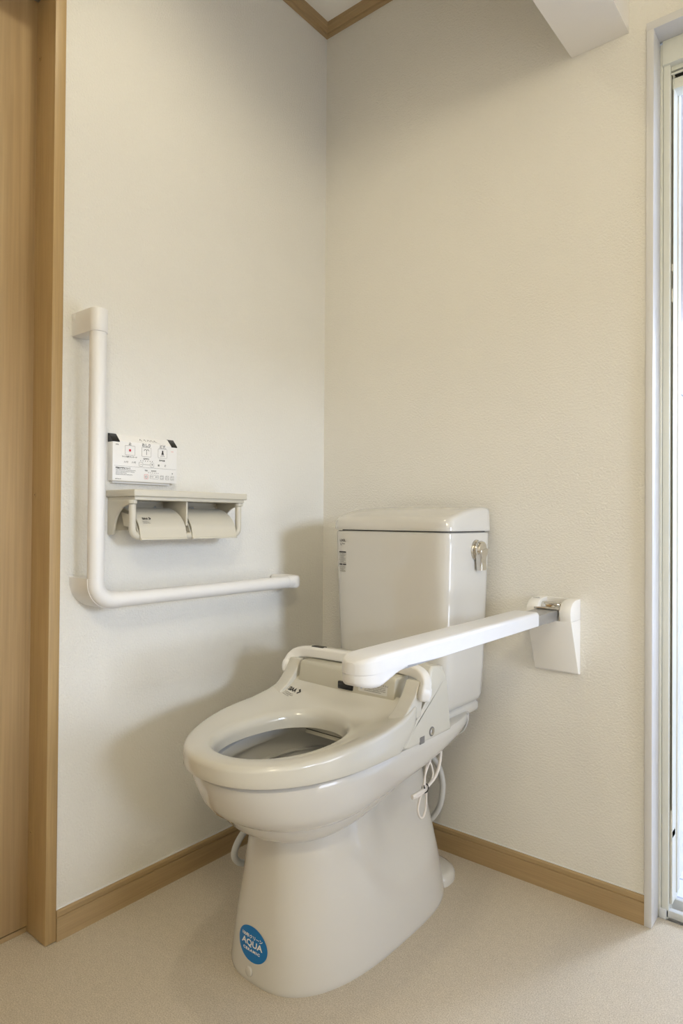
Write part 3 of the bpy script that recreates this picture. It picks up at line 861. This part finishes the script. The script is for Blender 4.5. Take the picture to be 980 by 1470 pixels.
stroke(b, [(-.7320, .9930), (-.5680, .9930)], .0004, Fr, 1)
add_text(b, 'LIXIL', .0036, (-.7250, 1.0400), Fr, .0001); add_text(b, 'INAX', .0030, (-.5790, 1.0350), Fr, 0, mi=2)
add_text(b, '電池の交換について', .0042, (-.7285, .9880), Fr, .0002, 'LEFT')
for i, w in enumerate((.050, .046, .026, .042)): scribble(b, -.7275, -.7275+w, .9842-i*.0034, .0019, Fr, rnd, 0)
scribble(b, -.7290, -.7150, .9640, .0022, Fr, rnd, 0)
add_text(b, '電源', .0036, (-.6502, .9860), Fr, 0); add_text(b, '温度調節', .0036, (-.6300, .9860), Fr, 0)
for i in range(6): add_patch(b, rrect(-.6440+i*.0052-.0007, -.6440+i*.0052+.0007, .9810, .9824, .0002, 1), Fr, 0)
add_text(b, '▲', .0040, (-.5782, .9830), Fr, 0)
obj('printed_text', b, [M['ink'], M['ink2'], M['pink']], body, smooth=False)
b = B()   # faint handwriting on the sloping top
def Ft(u, v):  # v along the slope 0..1
    return Vector((.0200-.0155*v+.0003, u, 1.0478+.0162*v+.0004))
for i, (u0_, l) in enumerate(((-.664, .005), (-.652, .004), (-.644, .008), (-.635, .006), (-.626, .006))):
    stroke(b, [(u0_, .35+.1*(i % 2)), (u0_+l*.5, .62), (u0_+l, .30)], .0012, lambda u, v: Ft(u, v), 0)
stroke(b, [(-.620, .35), (-.610, .15), (-.592, .12)], .0010, Ft, 0)
obj('top_marking', b, M['ink2'], body, smooth=False)

# ==================================================================== PAPER HOLDER
ph = thing('toilet_paper_holder', 'warm grey double toilet roll holder with shelf top on the left wall', 'toilet paper holder', (0.0, -.58, .84))
b = B()
add_box(b, 0.0, .1100, -.7390, -.4190, .9235, .9385, .0022, 3)
add_box(b, 0.0, .1040, -.7340, -.4240, .9160, .9240, .0012, 2)
obj('shelf', b, M['holder'], ph)
b = B(); add_box(b, 0.0, .004, -.733, -.425, .850, .9165, .001, 1); obj('back_plate', b, M['holder'], ph)
for ya, yb in ((-.7345, -.7285), (-.4290, -.4235)):
    b = B()
    pr = [(0.0, .9165), (.1000, .9165), (.1000, .9080), (.0850, .9065)]+[(.085-.060*math.sin(t), .850+.0565*math.cos(t)) for t in [PI/2*i/10 for i in range(1, 10)]]+[(.022, .8450), (.018, .8400), (.003, .8400), (0.0, .843)]
    add_prism(b, pr, 1, ya, yb, .0012, 2)
    obj('side_bracket', b, M['holder'], ph)
b = B()
add_box(b, .004, .0920, -.5915, -.5865, .8600, .9165, .001, 1)
obj('divider', b, M['holder'], ph)
b = B()
zb = .8375; xr = .0900
path = [(xr, -.7305, .9070), (xr, -.7305, .8550)]+[(xr, -.7305+.0165-.0165*math.cos(t), zb+.0165-.0165*math.sin(t)) for t in [PI/2*i/8 for i in range(1, 9)]]
path += [(xr, -.58, zb)]+[(xr, -.4310-.0165+.0165*math.sin(t), zb+.0165-.0165*math.cos(t)) for t in [PI/2*i/8 for i in range(0, 9)]]+[(xr, -.4310, .9070)]
add_tube(b, path, .0076, 18)
for y in (-.7305, -.4310): add_cyl(b, (xr, y, .9165), (0, 0, -1), .0095, 0.0, .0085, 20, .001)
obj('support_loop', b, M['holder'], ph, angle=50)
def flap(ya, yb):
    b = B()
    prof = []
    for i in range(13):   # quarter curve from the top rear down to the front lower lip
        t = i/12; a = math.radians(98-t*84)
        prof.append((.022+.080*math.cos(a)*1.0, .8330+.068*math.sin(a)))
    prof = [(x, z) for x, z in prof]
    prof[-1] = (.1010, .8350)
    inner = [(x-.0022*(.4+.6*i/12), z-.0024) for i, (x, z) in enumerate(prof)][::-1]
    lip = [(.1045, .8325), (.1045, .8300), (.0985, .8300)]
    add_prism(b, prof+lip+inner, 1, ya, yb, .0004, 1)
    return obj('paper_flap', b, M['holder'], ph, angle=35)
f1 = flap(-.7170, -.5960); f2 = flap(-.5790, -.4460)
for f, (ya, yb) in ((f1, (-.7170, -.5960)), (f2, (-.5790, -.4460))):
    b = B()
    add_prism(b, [(.030, .8900), (.060, .8850), (.085, .8650), (.0985, .8370), (.088, .8400), (.070, .8560), (.04, .860)], 1, ya-.0022, ya+.0006, .0005, 1)
    obj('flap_arm', b, M['holder'], f); b = B()
    add_prism(b, [(.030, .8900), (.060, .8850), (.085, .8650), (.0985, .8370), (.088, .8400), (.070, .8560), (.04, .860)], 1, yb-.0006, yb+.0022, .0005, 1)
    obj('flap_arm', b, M['holder'], f)
b = B()
def Ff(u, v):   # on the flap face, v = fraction down
    t = v; a = math.radians(98-t*84)
    return Vector((.022+.0808*math.cos(a), u, .8330+.0688*math.sin(a)))
Fm = lambda u, v: Ff(-.6950+u, .74-v/.115)
add_text(b, 'SIAA', .0085, (-.001, .004), Fm, .0003, sx=.8)
add_patch(b, [(.008, .007), (.0105, .009), (.0145, .005), (.0105, .0005), (.0085, .002), (.011, .005)], Fm)
for i, w in enumerate((.012, .016, .018)): scribble(b, -.010, -.010+w, -.0035-i*.003, .0016, Fm, rnd)
obj('printed_mark', b, M['ink'], f1, smooth=False)
for y in (-.515, -.505, -.615):
    b = B(); add_cyl(b, (.004, y, .902), (1, 0, 0), .0035, 0.0, .003, 16, .0008, 0)
    obj('screw', b, M['alu'], ph)

# ==================================================================== FOLDING ARMREST
arm = thing('folding_armrest', 'white horizontal folding armrest hinged on the back wall beside the tank', 'armrest', (.7375, 0.0, .60))
b = B()
# wedge body: side profile (y, z)
prof = [(0.0, .5217), (-.0065, .5217), (-.0130, .5260), (-.0640, .6560), (-.0660, .6680), (-.0630, .6800), (-.0520, .6905), (-.0320, .6958), (0.0, .6965)]
x0, x1 = .6850, .7893
sw = .026
ck = [(0.0, .6488), (-.0612, .6488), (-.0640, .6560), (-.0660, .6680), (-.0630, .6800), (-.0520, .6905), (-.0320, .6958), (0.0, .6965)]
add_prism(b, ck, 0, x0, x0+sw, .0018, 2, which='caps')
add_prism(b, ck, 0, x1-sw, x1, .0018, 2, which='caps')
add_prism(b, [(0.0, .6470), (-.0040, .6470), (-.0040, .6955), (0.0, .6960)], 0, x0+sw-.004, x1-sw+.004)
add_prism(b, [(0.0, .5217), (-.0065, .5217), (-.0130, .5260), (-.0613, .6490), (0.0, .6490)], 0, x0, x1, .0018, 2, which='caps')
plate = obj('mounting_bracket', b, M['white'], arm)
b = B(); 
def Fp(u, v): return Vector((.6975+u, -.052+v, .6912+.0115*max(0, min(1, (v+.002)/.02))))
def Fp2(u, v):
    y = -.036+v; z = interp([(-.0640, .679), (-.0520, .6905), (-.0320, .6958), (0.0, .6965)], y)[0]
    return Vector((.6985+u, y, z+.0012))
add_text(b, 'LIXIL', .0068, (0, 0), Fp2, .0001, sx=1.1)
obj('maker_mark', b, M['ink2'], plate, smooth=False)
b = B()
add_cyl(b, (x0+sw-.002, -.030, .6765), (1, 0, 0), .0120, 0.0, (x1-x0)-2*sw+.004, 32, .001)
obj('pivot', b, M['steel'], arm)
AX0, AX1 = .7060, .7620      # arm sides
b = B()
add_box(b, AX0+.003, AX1-.0035, -.745, -.054, .6505, .6735, .0012, 2)
obj('arm_tube', b, M['alu'], arm)
b = B()
add_box(b, AX0-.002, AX1+.0005, -.068, -.050, .6745, .6785, .0012, 2)
add_box(b, AX1-.0036, AX1+.0008, -.060, -.046, .6470, .6782, .0012, 2)
add_box(b, AX0, AX1, -.060, -.046, .6470, .6500, .0008, 1)
obj('clamp', b, M['steel'], arm)
# white cover: rounded top, rounded tip, as a loft along y
b = B()
def cover_sec(w0, w1, zt, zb, r):
    return arc(w1-r, zt-r, r, 0, 90, 6)+arc(w0+r, zt-r, r, 90, 180, 6)+[(w0, zb), (w0+.002, zb-.0003), (w1-.002, zb-.0003), (w1, zb)]
rings = []
seam = .6575
ys = [(-.184, 0.0), (-.186, 0.0)]
tip = -.797
def tipscale(y, L=.046):
    d = (y-tip)/L
    if d >= 1: return 1.0
    return max(.02, 1-(1-d)**2.4)**.42
yy = [-.184, -.30, -.45, -.60, -.70, -.745]+[tip+.045*(1-i/14)**1.6 for i in range(1, 15)]
for y in yy:
    s_ = tipscale(y); c_ = (AX0+AX1)/2; hw = (AX1-AX0)/2+.0015; 
    hw_ = hw*(.12+.88*s_) if s_ < 1 else hw
    zt = .6825-(.010*(1-s_)); r = min(.0075, hw_*.6)
    rings.append([(x, y, z) for x, z in cover_sec(c_-hw_, c_+hw_, zt, max(.6535, seam) if y < -.69 else .6535, r)])
add_loft(b, rings)
obj('armrest_pad', b, M['pad'], arm, angle=40)
b = B()
rings = []
for y in [-.690, -.696, -.706, -.718, -.735, -.750]+[tip+.045*(1-i/14)**1.6 for i in range(1, 15)]:
    s_ = tipscale(y); c_ = (AX0+AX1)/2; hw = (AX1-AX0)/2+.0004
    hw_ = hw*(.12+.88*s_) if s_ < 1 else hw
    q = sm((-.686-y)/.080); zb_ = seam-.0030-.0185*q*(.35+.65*s_)
    r = min(.0075, hw_*.5, (seam-zb_)*.7)
    pts_ = [(c_+hw_, seam), (c_-hw_, seam-.0004)]+arc(c_-hw_+r, zb_+r, r, 180, 270, 5)+arc(c_+hw_-r, zb_+r, r, 270, 360, 5)
    rings.append([(x, y, z-.0004) for x, z in pts_])
add_loft(b, rings)
obj('tip_cap', b, M['pad'], arm, angle=40)

# ==================================================================== LIGHTS
def light(kind, name, loc, energy, color, target=None, **kw):
    l = bpy.data.lights.new(name, kind); l.energy = energy; l.color = color
    for k, v in kw.items(): setattr(l, k, v)
    o = bpy.data.objects.new(name, l); COL.objects.link(o); o.location = loc
    if target is not None:
        o.rotation_euler = (Vector(target)-Vector(loc)).to_track_quat('-Z', 'Y').to_euler()
    return o
WARM = (1.0, .90, .66); COOL = (.69, .81, 1.0); NEUT = (.74, .83, 1.0)
light('SPOT', 'downlight', (.43, -.78, 2.395), 13, WARM, (.43, -.78, 0), spot_size=math.radians(155), spot_blend=.9, shadow_soft_size=.05)
light('AREA', 'window_daylight', (12.0, -2.25, 2.90), 500, COOL, (0, -.45, .6), shape='RECTANGLE', size=2.0, size_y=1.6)
light('POINT', 'room_fill', (1.7, -1.9, 2.0), 26, WARM, shadow_soft_size=.14)  # unseen warm fill added behind the camera to lift walls and ceiling
light('AREA', 'side_fill', (2.5, -.28, .50), 9.5, NEUT, (0, -.35, .3), shape='RECTANGLE', size=.6, size_y=.8)  # added low fill in front of solid wall, brightens the toilet's right side
light('AREA', 'bathroom_lamp', (1.62, 1.66, 1.35), 46, COOL, (1.45, .3, .9), shape='RECTANGLE', size=.4, size_y=.7)

w = bpy.data.worlds.new('daylight'); sc.world = w; w.use_nodes = True
w.node_tree.nodes['Background'].inputs[0].default_value = (.85, .92, 1, 1); w.node_tree.nodes['Background'].inputs[1].default_value = .3

# ==================================================================== CAMERA
cam = bpy.data.cameras.new('camera'); co = bpy.data.objects.new('camera', cam); COL.objects.link(co)
yaw, pitch, roll = 6.80218397e-01, 9.68730371e-03, 7.32361219e-03
F = Vector((-math.sin(yaw)*math.cos(pitch), math.cos(yaw)*math.cos(pitch), math.sin(pitch)))
R = Vector((math.cos(yaw), math.sin(yaw), 0)); U = R.cross(F)
R2 = R*math.cos(roll)+U*math.sin(roll); U2 = -R*math.sin(roll)+U*math.cos(roll)
m = Matrix((R2, U2, -F)).transposed().to_4x4(); m.translation = (1.30597, -1.52521, .88)
co.matrix_world = m
cam.sensor_fit = 'VERTICAL'; cam.sensor_height = 36; cam.lens = 931.16*36/1470; cam.clip_start = .02
sc.camera = co
sc.view_settings.view_transform = 'Standard'; sc.view_settings.look = 'None'; sc.view_settings.gamma = 1
sc.view_settings.exposure = 0.09; sc.view_settings.use_curve_mapping = False
